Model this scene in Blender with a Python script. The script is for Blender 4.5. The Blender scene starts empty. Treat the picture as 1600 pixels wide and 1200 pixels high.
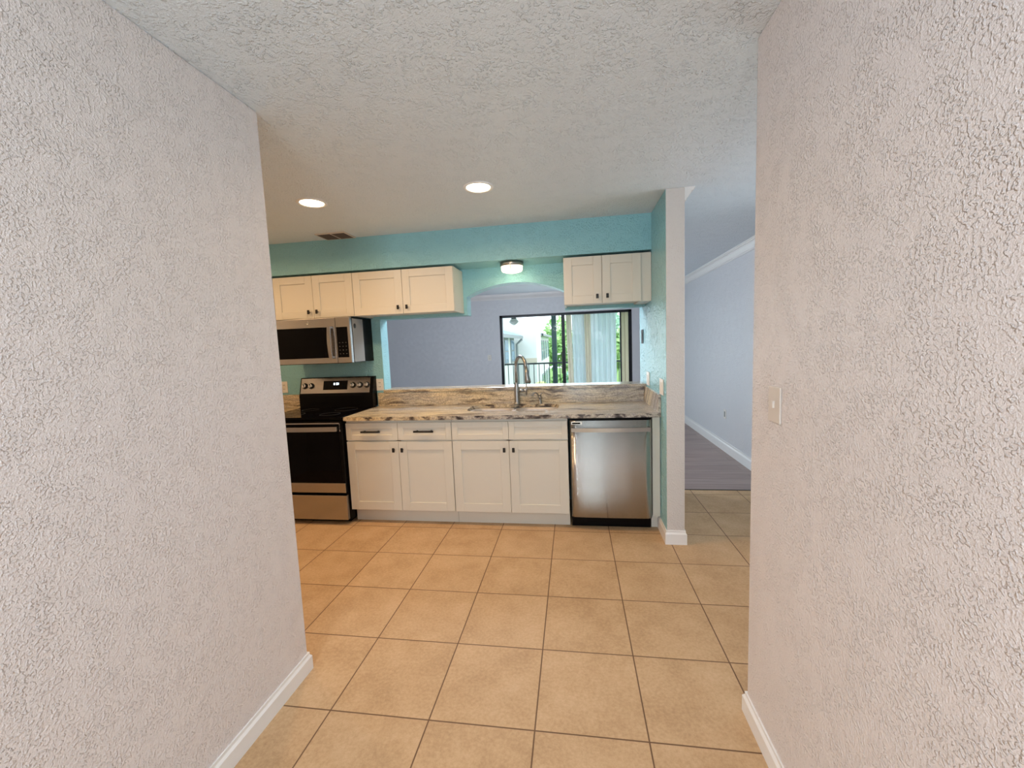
import bpy, bmesh, math, random
from mathutils import Vector, Matrix
random.seed(7)
S = bpy.context.scene
COL = S.collection
PI = math.pi

# ------------------------------------------------------------------ helpers
class MB:
    """collects shapes and links them as ONE mesh object"""
    def __init__(self): self.bm = bmesh.new(); self.smooth_faces = []
    def box(self, x0, x1, y0, y1, z0, z1, bev=0.0, seg=2):
        r = bmesh.ops.create_cube(self.bm, size=1)
        vs = r['verts']
        for v in vs:
            v.co = Vector(((x0+x1)/2 + v.co.x*(x1-x0), (y0+y1)/2 + v.co.y*(y1-y0), (z0+z1)/2 + v.co.z*(z1-z0)))
        if bev > 0:
            es = list({e for v in vs for e in v.link_edges})
            bmesh.ops.bevel(self.bm, geom=es, offset=bev, segments=seg, profile=0.5, affect='EDGES')
        return self
    def ring(self, c, u, w, r, n):
        return [self.bm.verts.new(c + u*(r*math.cos(2*PI*i/n)) + w*(r*math.sin(2*PI*i/n))) for i in range(n)]
    def tube(self, pts, rad, n=12, caps=True):
        pts = [Vector(p) for p in pts]
        if not hasattr(rad, '__len__'): rad = [rad]*len(pts)
        prev = None; u = None; first = None
        for i, p in enumerate(pts):
            d = (pts[min(i+1, len(pts)-1)] - pts[max(i-1, 0)]).normalized()
            if u is None:
                a = Vector((0, 0, 1)) if abs(d.z) < .9 else Vector((1, 0, 0))
                u = d.cross(a).normalized()
            else:
                u = (u - d*u.dot(d)).normalized()
            w = d.cross(u)
            ring = self.ring(p, u, w, rad[i], n)
            if prev:
                for k in range(n):
                    f = self.bm.faces.new((prev[k], prev[(k+1) % n], ring[(k+1) % n], ring[k])); f.smooth = True
            else: first = ring
            prev = ring
        if caps:
            self.bm.faces.new(first[::-1]); self.bm.faces.new(prev)
        return self
    def lathe(self, c, prof, n=32, axis='z', flip=1):
        """prof: (radius, offset along the axis)"""
        c = Vector(c)
        ax = {'x': (Vector((0,1,0)), Vector((0,0,1)), Vector((1,0,0))), 'y': (Vector((0,0,1)), Vector((1,0,0)), Vector((0,1,0))),
              'z': (Vector((1,0,0)), Vector((0,1,0)), Vector((0,0,1)))}[axis]
        prev = None
        for r, h in prof:
            p = c + ax[2]*(h*flip)
            ring = [self.bm.verts.new(p)] if r < 1e-6 else self.ring(p, ax[0], ax[1], r, n)
            if prev:
                if len(prev) == 1 and len(ring) > 1:
                    for k in range(n): self.bm.faces.new((prev[0], ring[(k+1) % n], ring[k])).smooth = True
                elif len(ring) == 1 and len(prev) > 1:
                    for k in range(n): self.bm.faces.new((prev[k], prev[(k+1) % n], ring[0])).smooth = True
                elif len(ring) > 1:
                    for k in range(n): self.bm.faces.new((prev[k], prev[(k+1) % n], ring[(k+1) % n], ring[k])).smooth = True
            prev = ring
        return self
    def prism(self, poly, axis, d0, d1):
        """poly in the plane across axis: x->(y,z) y->(x,z) z->(x,y)"""
        def P(a, b, d): return {'x': (d, a, b), 'y': (a, d, b), 'z': (a, b, d)}[axis]
        A = [self.bm.verts.new(P(a, b, d0)) for a, b in poly]
        B = [self.bm.verts.new(P(a, b, d1)) for a, b in poly]
        n = len(poly)
        self.bm.faces.new(A[::-1]); self.bm.faces.new(B)
        for i in range(n): self.bm.faces.new((A[i], A[(i+1) % n], B[(i+1) % n], B[i]))
        return self
    def build(self, name, mat, parent=None, origin=None, mats=None):
        bm = self.bm
        bmesh.ops.recalc_face_normals(bm, faces=bm.faces[:])
        o0 = Vector(origin) if origin is not None else Vector((0, 0, 0))
        if parent is not None:
            o0 = Vector((0, 0, 0)); q = parent
            while q is not None: o0 = o0 + q.location; q = q.parent
        for v in bm.verts: v.co -= o0
        if mats:
            bm.normal_update()
            for f in bm.faces: f.material_index = mats[1](f.normal, f.calc_center_median() + o0)
        me = bpy.data.meshes.new(name); bm.to_mesh(me); bm.free()
        for m in (mats[0] if mats else [mat]): me.materials.append(m)
        ob = bpy.data.objects.new(name, me); COL.objects.link(ob)
        if parent is not None: ob.parent = parent
        else: ob.location = o0
        return ob

def tag(o, label, cat, group=None):
    o['label'] = label; o['category'] = cat
    if group: o['group'] = group
    return o
def thing(name, loc, label, cat, group=None):
    o = bpy.data.objects.new(name, None); COL.objects.link(o); o.location = loc
    o.empty_display_size = .1
    return tag(o, label, cat, group)
def struct(o, label=None, cat=None):
    o['kind'] = 'structure'
    if label: o['label'] = label
    if cat: o['category'] = cat
    return o

# ------------------------------------------------------------------ materials
def mat(name, col, rough=.5, metal=0, spec=.5, emit=None, es=0, alpha=1, trans=0):
    m = bpy.data.materials.new(name); m.use_nodes = True
    b = m.node_tree.nodes['Principled BSDF']
    b.inputs['Base Color'].default_value = (*col, 1)
    b.inputs['Roughness'].default_value = rough
    b.inputs['Metallic'].default_value = metal
    b.inputs['Specular IOR Level'].default_value = spec
    if emit: b.inputs['Emission Color'].default_value = (*emit, 1); b.inputs['Emission Strength'].default_value = es
    if trans: b.inputs['Transmission Weight'].default_value = trans
    if alpha < 1: b.inputs['Alpha'].default_value = alpha
    return m
def N(m, typ, **kw):
    n = m.node_tree.nodes.new(typ)
    for k, v in kw.items():
        if k in n.inputs: n.inputs[k].default_value = v
        else: setattr(n, k, v)
    return n
def L(m, a, b): m.node_tree.links.new(a, b)
def bsdf(m): return m.node_tree.nodes['Principled BSDF']
def ramp(m, stops, fac):
    r = N(m, 'ShaderNodeValToRGB'); e = r.color_ramp.elements
    while len(e) < len(stops): e.new(.5)
    for k, (p, c) in enumerate(stops):
        e[k].position = p; e[k].color = (*c, 1) if len(c) == 3 else c
    L(m, fac, r.inputs['Fac']); return r

def textured(name, col, scale=110, strength=.5, rough=.42, dist=.004, spec=.5, lo=.50, hi=.64):
    """sprayed knockdown texture under semi-gloss paint: scattered flat-topped blobs over a fine grain"""
    m = mat(name, col, rough, spec=spec)
    tc = N(m, 'ShaderNodeTexCoord')
    n1 = N(m, 'ShaderNodeTexNoise', Scale=scale, Detail=1.2, Roughness=.5)
    L(m, tc.outputs['Object'], n1.inputs['Vector'])
    r1 = ramp(m, [(lo, (0, 0, 0)), (hi, (1, 1, 1))], n1.outputs['Fac'])
    n0 = N(m, 'ShaderNodeTexNoise', Scale=scale*.14, Detail=2)
    L(m, tc.outputs['Object'], n0.inputs['Vector'])
    r0 = ramp(m, [(.36, (.25, .25, .25)), (.62, (1, 1, 1))], n0.outputs['Fac'])
    ms = N(m, 'ShaderNodeMath', operation='MULTIPLY'); L(m, r1.outputs['Color'], ms.inputs[0]); L(m, r0.outputs['Color'], ms.inputs[1])
    n2 = N(m, 'ShaderNodeTexNoise', Scale=scale*2.2, Detail=1)
    L(m, tc.outputs['Object'], n2.inputs['Vector'])
    mx = N(m, 'ShaderNodeMath', operation='MULTIPLY_ADD'); mx.inputs[1].default_value = .5
    L(m, n2.outputs['Fac'], mx.inputs[0]); L(m, ms.outputs[0], mx.inputs[2])
    b = N(m, 'ShaderNodeBump', Strength=strength, Distance=dist)
    L(m, mx.outputs[0], b.inputs['Height']); L(m, b.outputs['Normal'], bsdf(m).inputs['Normal'])
    return m

M_hall = textured('hall_wall_paint', (.80, .75, .742), 135, .85)
M_white = textured('white_wall_paint', (.68, .645, .62), 110, .5)
M_live = textured('living_wall_paint', (.74, .76, .80), 110, .7, rough=.34)
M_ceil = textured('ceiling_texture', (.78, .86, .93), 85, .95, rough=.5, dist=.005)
M_teal = textured('teal_wall_paint', (.29, .59, .67), 80, .75, rough=.34, spec=.35, dist=.005)
M_teal_side = textured('teal_side_wall_paint', (.29, .59, .67), 38, 1.0, rough=.26, spec=.55, dist=.007)
M_trim = mat('white_trim', (.86, .86, .86), .35)
M_cab = mat('cabinet_paint', (.67, .65, .585), .38)
M_knob = mat('black_metal', (.012, .012, .012), .4, .3)
M_black = mat('black_enamel', (.004, .004, .005), .25, spec=.1)
M_glassblack = mat('black_glass', (.002, .002, .003), .05, spec=.09)
M_darkplastic = mat('dark_plastic', (.02, .02, .022), .5)
M_plate = mat('white_plastic', (.85, .83, .78), .35)
M_plate2 = mat('beige_plastic', (.72, .66, .60), .4)
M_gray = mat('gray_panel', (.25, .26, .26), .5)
M_chrome = mat('polished_knob', (.72, .70, .67), .25, 1)
M_nickel = mat('brushed_nickel', (.36, .36, .355), .34, 1)
M_sink = mat('sink_steel', (.55, .52, .51), .42, .35)
M_frame = mat('bronze_aluminium', (.012, .014, .02), .4, .4)
M_dark = mat('dark_slot', (.01, .01, .01), .7)
M_vent = mat('vent_grey', (.06, .045, .04), .6)
M_slot = mat('vent_slat', (.16, .12, .105), .6)
M_ventrim = mat('vent_trim', (.68, .62, .56), .5)
M_rail = mat('rail_paint', (.03, .045, .05), .5)
M_post = mat('post_paint', (.05, .11, .115), .5)

def steel(name, col, rough, axis_scale):
    m = mat(name, col, rough, 1)
    tc = N(m, 'ShaderNodeTexCoord'); mp = N(m, 'ShaderNodeMapping'); mp.inputs['Scale'].default_value = axis_scale
    L(m, tc.outputs['Object'], mp.inputs['Vector'])
    n = N(m, 'ShaderNodeTexNoise', Scale=1.0, Detail=3); L(m, mp.outputs[0], n.inputs['Vector'])
    mr = N(m, 'ShaderNodeMapRange'); mr.inputs['To Min'].default_value = rough*.75; mr.inputs['To Max'].default_value = rough*1.35
    L(m, n.outputs['Fac'], mr.inputs['Value']); L(m, mr.outputs[0], bsdf(m).inputs['Roughness'])
    b = N(m, 'ShaderNodeBump', Strength=.06, Distance=.001)
    L(m, n.outputs['Fac'], b.inputs['Height']); L(m, b.outputs['Normal'], bsdf(m).inputs['Normal'])
    bsdf(m).inputs['Anisotropic'].default_value = .5
    return m
M_steel = steel('stainless_steel', (.45, .44, .43), .22, (4, 4, 400))
def brushed_steel():
    """level brush lines: the normal wobbles up and down from line to line, so mirrored things smear vertically"""
    m = mat('brushed_steel_sheet', (.53, .53, .52), .14, 1)
    tc = N(m, 'ShaderNodeTexCoord')
    q = N(m, 'ShaderNodeVectorMath', operation='SCALE'); q.inputs['Scale'].default_value = 4000; L(m, tc.outputs['Object'], q.inputs[0])
    f = N(m, 'ShaderNodeVectorMath', operation='FLOOR'); L(m, q.outputs[0], f.inputs[0])
    n = N(m, 'ShaderNodeTexWhiteNoise', noise_dimensions='3D'); L(m, f.outputs[0], n.inputs['Vector'])
    k = N(m, 'ShaderNodeMath', operation='MULTIPLY_ADD'); k.inputs[1].default_value = 1.5; k.inputs[2].default_value = -.68; L(m, n.outputs['Value'], k.inputs[0])
    cb = N(m, 'ShaderNodeCombineXYZ'); L(m, k.outputs[0], cb.inputs[2])
    g = N(m, 'ShaderNodeNewGeometry'); ad = N(m, 'ShaderNodeVectorMath', operation='ADD'); L(m, g.outputs['Normal'], ad.inputs[0]); L(m, cb.outputs[0], ad.inputs[1])
    nn = N(m, 'ShaderNodeVectorMath', operation='NORMALIZE'); L(m, ad.outputs[0], nn.inputs[0]); L(m, nn.outputs[0], bsdf(m).inputs['Normal'])
    return m
M_steelv = brushed_steel()

# floor tile ---------------------------------------------------------
T = .4175
def tile_mat():
    m = mat('floor_tile', (.6, .42, .27), .55, spec=.2)
    tc = N(m, 'ShaderNodeTexCoord'); sx = N(m, 'ShaderNodeSeparateXYZ'); L(m, tc.outputs['Object'], sx.inputs[0])
    ds = []; ids = []
    for a in ('X', 'Y'):
        dv = N(m, 'ShaderNodeMath', operation='DIVIDE'); dv.inputs[1].default_value = T; L(m, sx.outputs[a], dv.inputs[0])
        pp = N(m, 'ShaderNodeMath', operation='PINGPONG'); pp.inputs[1].default_value = .5; L(m, dv.outputs[0], pp.inputs[0])
        ds.append(pp.outputs[0])
        fl = N(m, 'ShaderNodeMath', operation='FLOOR'); L(m, dv.outputs[0], fl.inputs[0]); ids.append(fl.outputs[0])
    mn = N(m, 'ShaderNodeMath', operation='MINIMUM'); L(m, ds[0], mn.inputs[0]); L(m, ds[1], mn.inputs[1])
    gr = N(m, 'ShaderNodeMapRange'); gr.inputs['From Min'].default_value = .0045; gr.inputs['From Max'].default_value = .0085
    L(m, mn.outputs[0], gr.inputs['Value'])
    cb = N(m, 'ShaderNodeCombineXYZ'); L(m, ids[0], cb.inputs[0]); L(m, ids[1], cb.inputs[1])
    wn = N(m, 'ShaderNodeTexWhiteNoise', noise_dimensions='3D'); L(m, cb.outputs[0], wn.inputs['Vector'])
    ad = N(m, 'ShaderNodeVectorMath', operation='MULTIPLY_ADD'); ad.inputs[1].default_value = (7, 7, 7)
    L(m, wn.outputs['Color'], ad.inputs[0]); L(m, tc.outputs['Object'], ad.inputs[2])
    n = N(m, 'ShaderNodeTexNoise', Scale=75, Detail=5, Roughness=.72); L(m, ad.outputs[0], n.inputs['Vector'])
    n2 = N(m, 'ShaderNodeTexNoise', Scale=6, Detail=3); L(m, ad.outputs[0], n2.inputs['Vector'])
    mxn = N(m, 'ShaderNodeMath', operation='MULTIPLY_ADD'); mxn.inputs[1].default_value = .45
    L(m, n2.outputs['Fac'], mxn.inputs[0])
    hf = N(m, 'ShaderNodeMath', operation='MULTIPLY'); hf.inputs[1].default_value = .6; L(m, n.outputs['Fac'], hf.inputs[0]); L(m, hf.outputs[0], mxn.inputs[2])
    r = ramp(m, [(.35, TILE[0]), (.52, TILE[1]), (.68, TILE[2])], mxn.outputs[0])
    mix = N(m, 'ShaderNodeMix', data_type='RGBA'); mix.inputs[6].default_value = (.16, .09, .048, 1)
    L(m, gr.outputs[0], mix.inputs[0]); L(m, r.outputs['Color'], mix.inputs[7])
    L(m, mix.outputs[2], bsdf(m).inputs['Base Color'])
    hh = N(m, 'ShaderNodeMath', operation='MULTIPLY_ADD'); hh.inputs[1].default_value = .12
    L(m, n.outputs['Fac'], hh.inputs[0]); L(m, gr.outputs[0], hh.inputs[2])
    b = N(m, 'ShaderNodeBump', Strength=.35, Distance=.004); L(m, hh.outputs[0], b.inputs['Height']); L(m, b.outputs['Normal'], bsdf(m).inputs['Normal'])
    return m
TILE = [(.44, .285, .155), (.55, .37, .21), (.63, .44, .265)]
M_tile = tile_mat()

def wood_mat():
    m = mat('wood_plank', (.3, .2, .18), .35)
    tc = N(m, 'ShaderNodeTexCoord')
    br = N(m, 'ShaderNodeTexBrick', Scale=1.0); br.inputs['Brick Width'].default_value = 1.2; br.inputs['Row Height'].default_value = .16
    br.inputs['Mortar Size'].default_value = .0012; br.offset = .37
    br.inputs['Color1'].default_value = (.30, .215, .19, 1); br.inputs['Color2'].default_value = (.36, .27, .245, 1); br.inputs['Mortar'].default_value = (.10, .07, .06, 1)
    L(m, tc.outputs['Object'], br.inputs['Vector'])
    mp = N(m, 'ShaderNodeMapping'); mp.inputs['Scale'].default_value = (2, 30, 30); L(m, tc.outputs['Object'], mp.inputs['Vector'])
    n = N(m, 'ShaderNodeTexNoise', Scale=1.2, Detail=4); L(m, mp.outputs[0], n.inputs['Vector'])
    r = ramp(m, [(.3, (.72, .72, .72)), (.7, (1.15, 1.12, 1.1))], n.outputs['Fac'])
    mx = N(m, 'ShaderNodeMix', data_type='RGBA', blend_type='MULTIPLY'); mx.inputs[0].default_value = 1
    L(m, br.outputs['Color'], mx.inputs[6]); L(m, r.outputs['Color'], mx.inputs[7]); L(m, mx.outputs[2], bsdf(m).inputs['Base Color'])
    return m
M_wood = wood_mat()

def granite_mat(name, xs_=.10, sc=17, wob=.22, dark=0):
    m = mat(name, (.5, .4, .3), .16)
    tc = N(m, 'ShaderNodeTexCoord')
    warp = N(m, 'ShaderNodeTexNoise', Scale=1.9, Detail=4); L(m, tc.outputs['Object'], warp.inputs['Vector'])
    # veins run along the counter: stretched along x, z counted like y so slab and splash read continuous
    sp = N(m, 'ShaderNodeSeparateXYZ'); L(m, tc.outputs['Object'], sp.inputs[0])
    yz = N(m, 'ShaderNodeMath', operation='ADD'); L(m, sp.outputs['Y'], yz.inputs[0]); L(m, sp.outputs['Z'], yz.inputs[1])
    wv = N(m, 'ShaderNodeMath', operation='MULTIPLY_ADD'); wv.inputs[1].default_value = wob; L(m, warp.outputs['Fac'], wv.inputs[0]); L(m, yz.outputs[0], wv.inputs[2])
    xs = N(m, 'ShaderNodeMath', operation='MULTIPLY'); xs.inputs[1].default_value = xs_; L(m, sp.outputs['X'], xs.inputs[0])
    cb = N(m, 'ShaderNodeCombineXYZ'); L(m, xs.outputs[0], cb.inputs[0]); L(m, wv.outputs[0], cb.inputs[1])
    n = N(m, 'ShaderNodeTexNoise', Scale=sc, Detail=6, Roughness=.58); L(m, cb.outputs[0], n.inputs['Vector'])
    d = dark
    r = ramp(m, [(.31+d, (.035, .03, .03)), (.38+d, (.15, .13, .125)), (.44+d, (.44, .40, .33)), (.50+d, (.70, .65, .53)), (.57+d, (.40, .38, .36)), (.63+d, (.64, .60, .52)), (.72+d, (.80, .76, .66))], n.outputs['Fac'])
    # broad patches: golden to grey
    nb = N(m, 'ShaderNodeTexNoise', Scale=1.3, Detail=2); L(m, tc.outputs['Object'], nb.inputs['Vector'])
    rb = ramp(m, [(.38, (1.12, 1.0, .78)), (.60, (.80, .82, .90))], nb.outputs['Fac'])
    m0 = N(m, 'ShaderNodeMix', data_type='RGBA', blend_type='MULTIPLY'); m0.inputs[0].default_value = 1
    L(m, r.outputs['Color'], m0.inputs[6]); L(m, rb.outputs['Color'], m0.inputs[7])
    v = N(m, 'ShaderNodeTexNoise', Scale=140, Detail=3); L(m, tc.outputs['Object'], v.inputs['Vector'])
    r2 = ramp(m, [(.35, (.55, .53, .52)), (.6, (1.15, 1.13, 1.1))], v.outputs['Fac'])
    mx = N(m, 'ShaderNodeMix', data_type='RGBA', blend_type='MULTIPLY'); mx.inputs[0].default_value = .8
    L(m, m0.outputs[2], mx.inputs[6]); L(m, r2.outputs['Color'], mx.inputs[7]); L(m, mx.outputs[2], bsdf(m).inputs['Base Color'])
    return m
M_granite = granite_mat('veined_granite'); M_granite_edge = granite_mat('granite_cut_edge', .55, 20, .15, .06)
GR = ([M_granite, M_granite_edge], lambda n, c: 1 if abs(n.z) < .3 else 0)

def glass_mat(name, tint=(1, 1, 1), refl=.002):
    m = bpy.data.materials.new(name); m.use_nodes = True; nt = m.node_tree
    for n in list(nt.nodes):
        if n.type == 'BSDF_PRINCIPLED': nt.nodes.remove(n)
    out = [n for n in nt.nodes if n.type == 'OUTPUT_MATERIAL'][0]
    t = nt.nodes.new('ShaderNodeBsdfTransparent'); t.inputs[0].default_value = (*tint, 1)
    g = nt.nodes.new('ShaderNodeBsdfGlossy'); g.inputs['Roughness'].default_value = .02
    mx = nt.nodes.new('ShaderNodeMixShader'); mx.inputs[0].default_value = refl
    nt.links.new(t.outputs[0], mx.inputs[1]); nt.links.new(g.outputs[0], mx.inputs[2]); nt.links.new(mx.outputs[0], out.inputs[0])
    return m
M_glass = glass_mat('window_glass')
def sheer_mat(name, col, alpha, tl=.5):
    m = bpy.data.materials.new(name); m.use_nodes = True; nt = m.node_tree
    for n in list(nt.nodes):
        if n.type == 'BSDF_PRINCIPLED': nt.nodes.remove(n)
    out = [n for n in nt.nodes if n.type == 'OUTPUT_MATERIAL'][0]
    d = nt.nodes.new('ShaderNodeBsdfDiffuse'); d.inputs[0].default_value = (*col, 1)
    t = nt.nodes.new('ShaderNodeBsdfTranslucent'); t.inputs[0].default_value = (*col, 1)
    tr = nt.nodes.new('ShaderNodeBsdfTransparent')
    a = nt.nodes.new('ShaderNodeMixShader'); a.inputs[0].default_value = tl
    b = nt.nodes.new('ShaderNodeMixShader'); b.inputs[0].default_value = alpha
    nt.links.new(d.outputs[0], a.inputs[1]); nt.links.new(t.outputs[0], a.inputs[2])
    nt.links.new(tr.outputs[0], b.inputs[1]); nt.links.new(a.outputs[0], b.inputs[2]); nt.links.new(b.outputs[0], out.inputs[0])
    return m
M_sheer = sheer_mat('sheer_curtain', (.86, .96, 1.0), .8)
M_drape = sheer_mat('beige_drape', (.88, .84, .77), .97, .75)
M_lens = mat('lamp_lens', (1, .9, .75), .4, emit=(1, .80, .50), es=9)
M_lens2 = mat('frosted_lamp_glass', (1, .95, .85), .4, emit=(1, .86, .58), es=1.9)
M_digit = mat('clock_digits', (.9, .95, 1), .4, emit=(.8, .92, 1), es=3)

# ------------------------------------------------------------------ dimensions
ZC = 2.43                 # ceiling
YB, WT = .66, .145        # kitchen back wall face, thickness
XR, XR2 = .804, .925      # right kitchen wall faces
YF = 5.0                  # far wall of the living room
XL = -3.1                 # kitchen left wall
HL, HR = -1.06, .808      # hall wall faces
HYL, HYR = -1.482, -1.507 # where the hall walls end
YH = -6.0                 # back of the hall
LX, LX0 = 2.05, -4.3      # living room side walls

# ------------------------------------------------------------------ room shell
b = MB(); b.box(XL-.15, LX+.15, YH-.1, .956, -.06, 0)
struct(b.build('floor', M_tile))
b = MB(); b.box(LX0-.15, LX+.15, .956, YF+.05, -.06, 0)
struct(b.build('floor_wood', M_wood), 'grey brown wood plank floor of the living room', 'floor')
b = MB(); b.box(XR2, LX, .948, .964, 0, .004)
struct(b.build('trim_threshold', mat('threshold_dark', (.05, .04, .035), .5)))
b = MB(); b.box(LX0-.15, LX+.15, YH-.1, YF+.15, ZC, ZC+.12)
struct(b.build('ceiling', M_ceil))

b = MB(); b.box(HL-.12, HL, YH, HYL, 0, ZC, .006)
struct(b.build('wall_left', M_hall))
b = MB(); b.box(HR, HR+.12, YH, HYR, 0, ZC, .006)
struct(b.build('wall_right', M_hall))
# back of the hall: wall with a glazed entry door
b = MB()
DX0, DX1, DZ = -.12, .74, 2.1
b.box(HL, DX0, YH-.1, YH, 0, ZC); b.box(DX1, HR, YH-.1, YH, 0, ZC); b.box(DX0, DX1, YH-.1, YH, DZ, ZC)
struct(b.build('wall_hall_end', M_hall))
b = MB(); b.box(XL, HL-.12, HYL-.12, HYL, 0, ZC)
struct(b.build('wall_front', M_white))
b = MB(); b.box(HR+.12, LX, HYR-.12, HYR, 0, ZC)
struct(b.build('wall_front_right', M_white))
b = MB(); b.box(XL-.12, XL, HYL-.12, YB+WT, 0, ZC)
struct(b.build('wall_kitchen_left', M_white))

# kitchen back wall with the arched pass-through
AX0, AX1, AS, AT, FB = -.775, .118, 1.905, 2.010, 1.738
OX0, LEDGE = -1.635, 1.04
cx, hw, rise = (AX0+AX1)/2, (AX1-AX0)/2, AT-AS
R = (hw*hw + rise*rise)/(2*rise); zc_ = AT - R
a0 = math.asin(hw/R)
arch = [(cx + R*math.sin(t), zc_ + R*math.cos(t)) for t in [(-a0 + 2*a0*i/28) for i in range(29)]]
poly = [(XL, 0), (XR, 0), (XR, LEDGE), (OX0, LEDGE), (OX0, FB), (AX0, FB)] + arch + [(AX1, FB), (XR, FB), (XR, ZC), (XL, ZC)]
b = MB(); b.prism(poly, 'y', YB, YB+WT)
struct(b.build('wall_back', M_teal, mats=([M_teal, M_live], lambda n, c: 1 if n.y > .5 else 0)))
b = MB(); b.box(LX0, XL, YB, YB+WT, 0, ZC)
struct(b.build('wall_back_left', M_live))
b = MB(); b.box(XR, XR2, -.15, .97, 0, ZC, .004)
struct(b.build('wall_kitchen_right', M_teal, mats=([M_teal_side, M_white], lambda n, c: 0 if n.x < -.5 else 1)))
# soffit over the upper cabinets
b = MB(); b.box(XL, XR, .36, YB, 2.152, ZC)
struct(b.build('wall_soffit', M_teal))

# living room
b = MB()
for q in ((HYR-.12, -1.05, 0, ZC), (.15, YF+.15, 0, ZC), (-1.05, .15, 0, .85), (-1.05, .15, 2.05, ZC)): b.box(LX, LX+.12, *q)
struct(b.build('wall_living_right', M_live))
b = MB()
for q in ((-1.05, -.99, .85, 2.05), (.09, .15, .85, 2.05), (-1.05, .15, .85, .91), (-1.05, .15, 1.99, 2.05), (-.99, .09, 1.43, 1.47)): b.box(LX+.03, LX+.09, *q)
wl = struct(b.build('added_window', M_trim, origin=(LX, -.45, .85)))  # added unseen window, put in to let light onto the dining side
b = MB(); b.box(LX+.055, LX+.06, -.99, .09, .91, 1.99); b.build('pane', M_glass, wl)
b = MB(); b.box(LX0-.12, LX0, YB, YF+.15, 0, ZC)
struct(b.build('wall_living_left', M_live))
GX0, GX1, GZ = -1.245, 1.285, 2.025
b = MB(); b.prism([(LX0, 0), (GX0, 0), (GX0, GZ), (GX1, GZ), (GX1, 0), (LX, 0), (LX, ZC), (LX0, ZC)], 'y', YF, YF+.15)
struct(b.build('wall_far', M_live))

# baseboards (profile: flat board with a stepped top)
def baseboard(name, pts, h=.085, t=.013):
    """pts: (x,y) path; the board stands to the left of the path direction"""
    b = MB()
    n = len(pts)
    offs = []
    for tt in (0, t, t*.45):
        o = []
        for i, p in enumerate(pts):
            p = Vector(p)
            ds = []
            if i > 0: ds.append((p - Vector(pts[i-1])).normalized())
            if i < n-1: ds.append((Vector(pts[i+1]) - p).normalized())
            ns = [Vector((-d.y, d.x)) for d in ds]
            if len(ns) == 1: o.append(p + ns[0]*tt)
            else:
                mdir = (ns[0]+ns[1]).normalized(); o.append(p + mdir*(tt/max(.2, mdir.dot(ns[0]))))
        offs.append(o)
    prof = [(0, 0), (1, 0), (1, h*.74), (2, h*.86), (2, h), (0, h)]
    rings = [[b.bm.verts.new((offs[k][i].x, offs[k][i].y, z)) for k, z in prof] for i in range(n)]
    m_ = len(prof)
    for i in range(n-1):
        for k in range(m_): b.bm.faces.new((rings[i][k], rings[i][(k+1) % m_], rings[i+1][(k+1) % m_], rings[i+1][k]))
    b.bm.faces.new(rings[0]); b.bm.faces.new(rings[-1][::-1])
    return struct(b.build(name, M_trim))
baseboard('baseboard_left', [(HL-.12, HYL), (HL, HYL), (HL, YH)])
baseboard('baseboard_right', [(HR, YH), (HR, HYR), (HR+.12, HYR)])
baseboard('baseboard_pillar', [(XR, .112), (XR, -.15), (XR2, -.15), (XR2, .97)], h=.1, t=-.013)
baseboard('baseboard_living_right', [(LX, HYR), (LX, YF)], h=.13, t=.015)
baseboard('baseboard_far', [(GX0-.06, YF), (LX0, YF)][::-1], h=.13, t=-.015)

# crown mouldings: stepped profile swept along x or y
def crown(name, axis, d0, d1, wall, sgn, size=.085, t=.065):
    p = [(0, 0), (0, -size), (.010, -size), (.010, -size*.86), (t*.26, -size*.80), (t*.42, -size*.60), (t*.62, -size*.40), (t*.66, -size*.26), (t*.84, -size*.26), (t*.86, -size*.13), (t, -size*.13), (t, 0)]
    b = MB(); b.prism([(wall + sgn*u, ZC + v) for u, v in p], axis, d0, d1)
    return struct(b.build(name, M_trim))
crown('trim_crown_pillar', 'y', -.148, .97, XR2, 1)
crown('trim_crown_living_right', 'y', HYR, YF, LX, -1, .1, .075)
crown('trim_crown_far', 'x', LX0, LX, YF, -1, .1, .075)

# sliding glass door of the living room
d = MB()
fy0, fy1 = YF+.03, YF+.12
d.box(GX0, GX0+.05, fy0, fy1, 0, GZ); d.box(GX1-.06, GX1, fy0, fy1, 0, GZ); d.box(GX0, GX1, fy0, fy1, GZ-.045, GZ); d.box(GX0, GX1, fy0, fy1, 0, .04)
door = struct(d.build('door_1', M_frame, origin=(0, YF, 0)), 'dark framed sliding glass door to the balcony', 'door')
d = MB(); d.box(-.035, .03, fy0-.005, fy1-.02, .04, GZ-.045, .003); d.build('centre_stile', M_frame, door)
d = MB(); d.box(1.07, 1.094, fy0+.01, fy1-.01, .04, GZ-.045); d.build('side_stile', M_frame, door)
d = MB(); d.box(1.094, 1.15, fy0+.02, fy1, .04, GZ-.045); d.box(1.165, GX1-.06, fy0+.02, fy1, .04, GZ-.045); d.box(1.15, 1.165, fy0+.045, fy1, .04, GZ-.045)
j = d.build('jamb_panel', sheer_mat('translucent_jamb', (.98, .92, .80), .97, .95), door); j['label'] = 'cream translucent jamb panel'  # cream jamb made translucent so light from outside makes it look bright
d = MB(); d.box(GX0+.05, -.035, fy0+.035, fy0+.041, .04, GZ-.045); d.build('pane', M_glass, door)
d = MB(); d.box(.03, 1.07, fy0+.055, fy0+.061, .04, GZ-.045); d.build('pane', M_glass, door)
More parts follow.
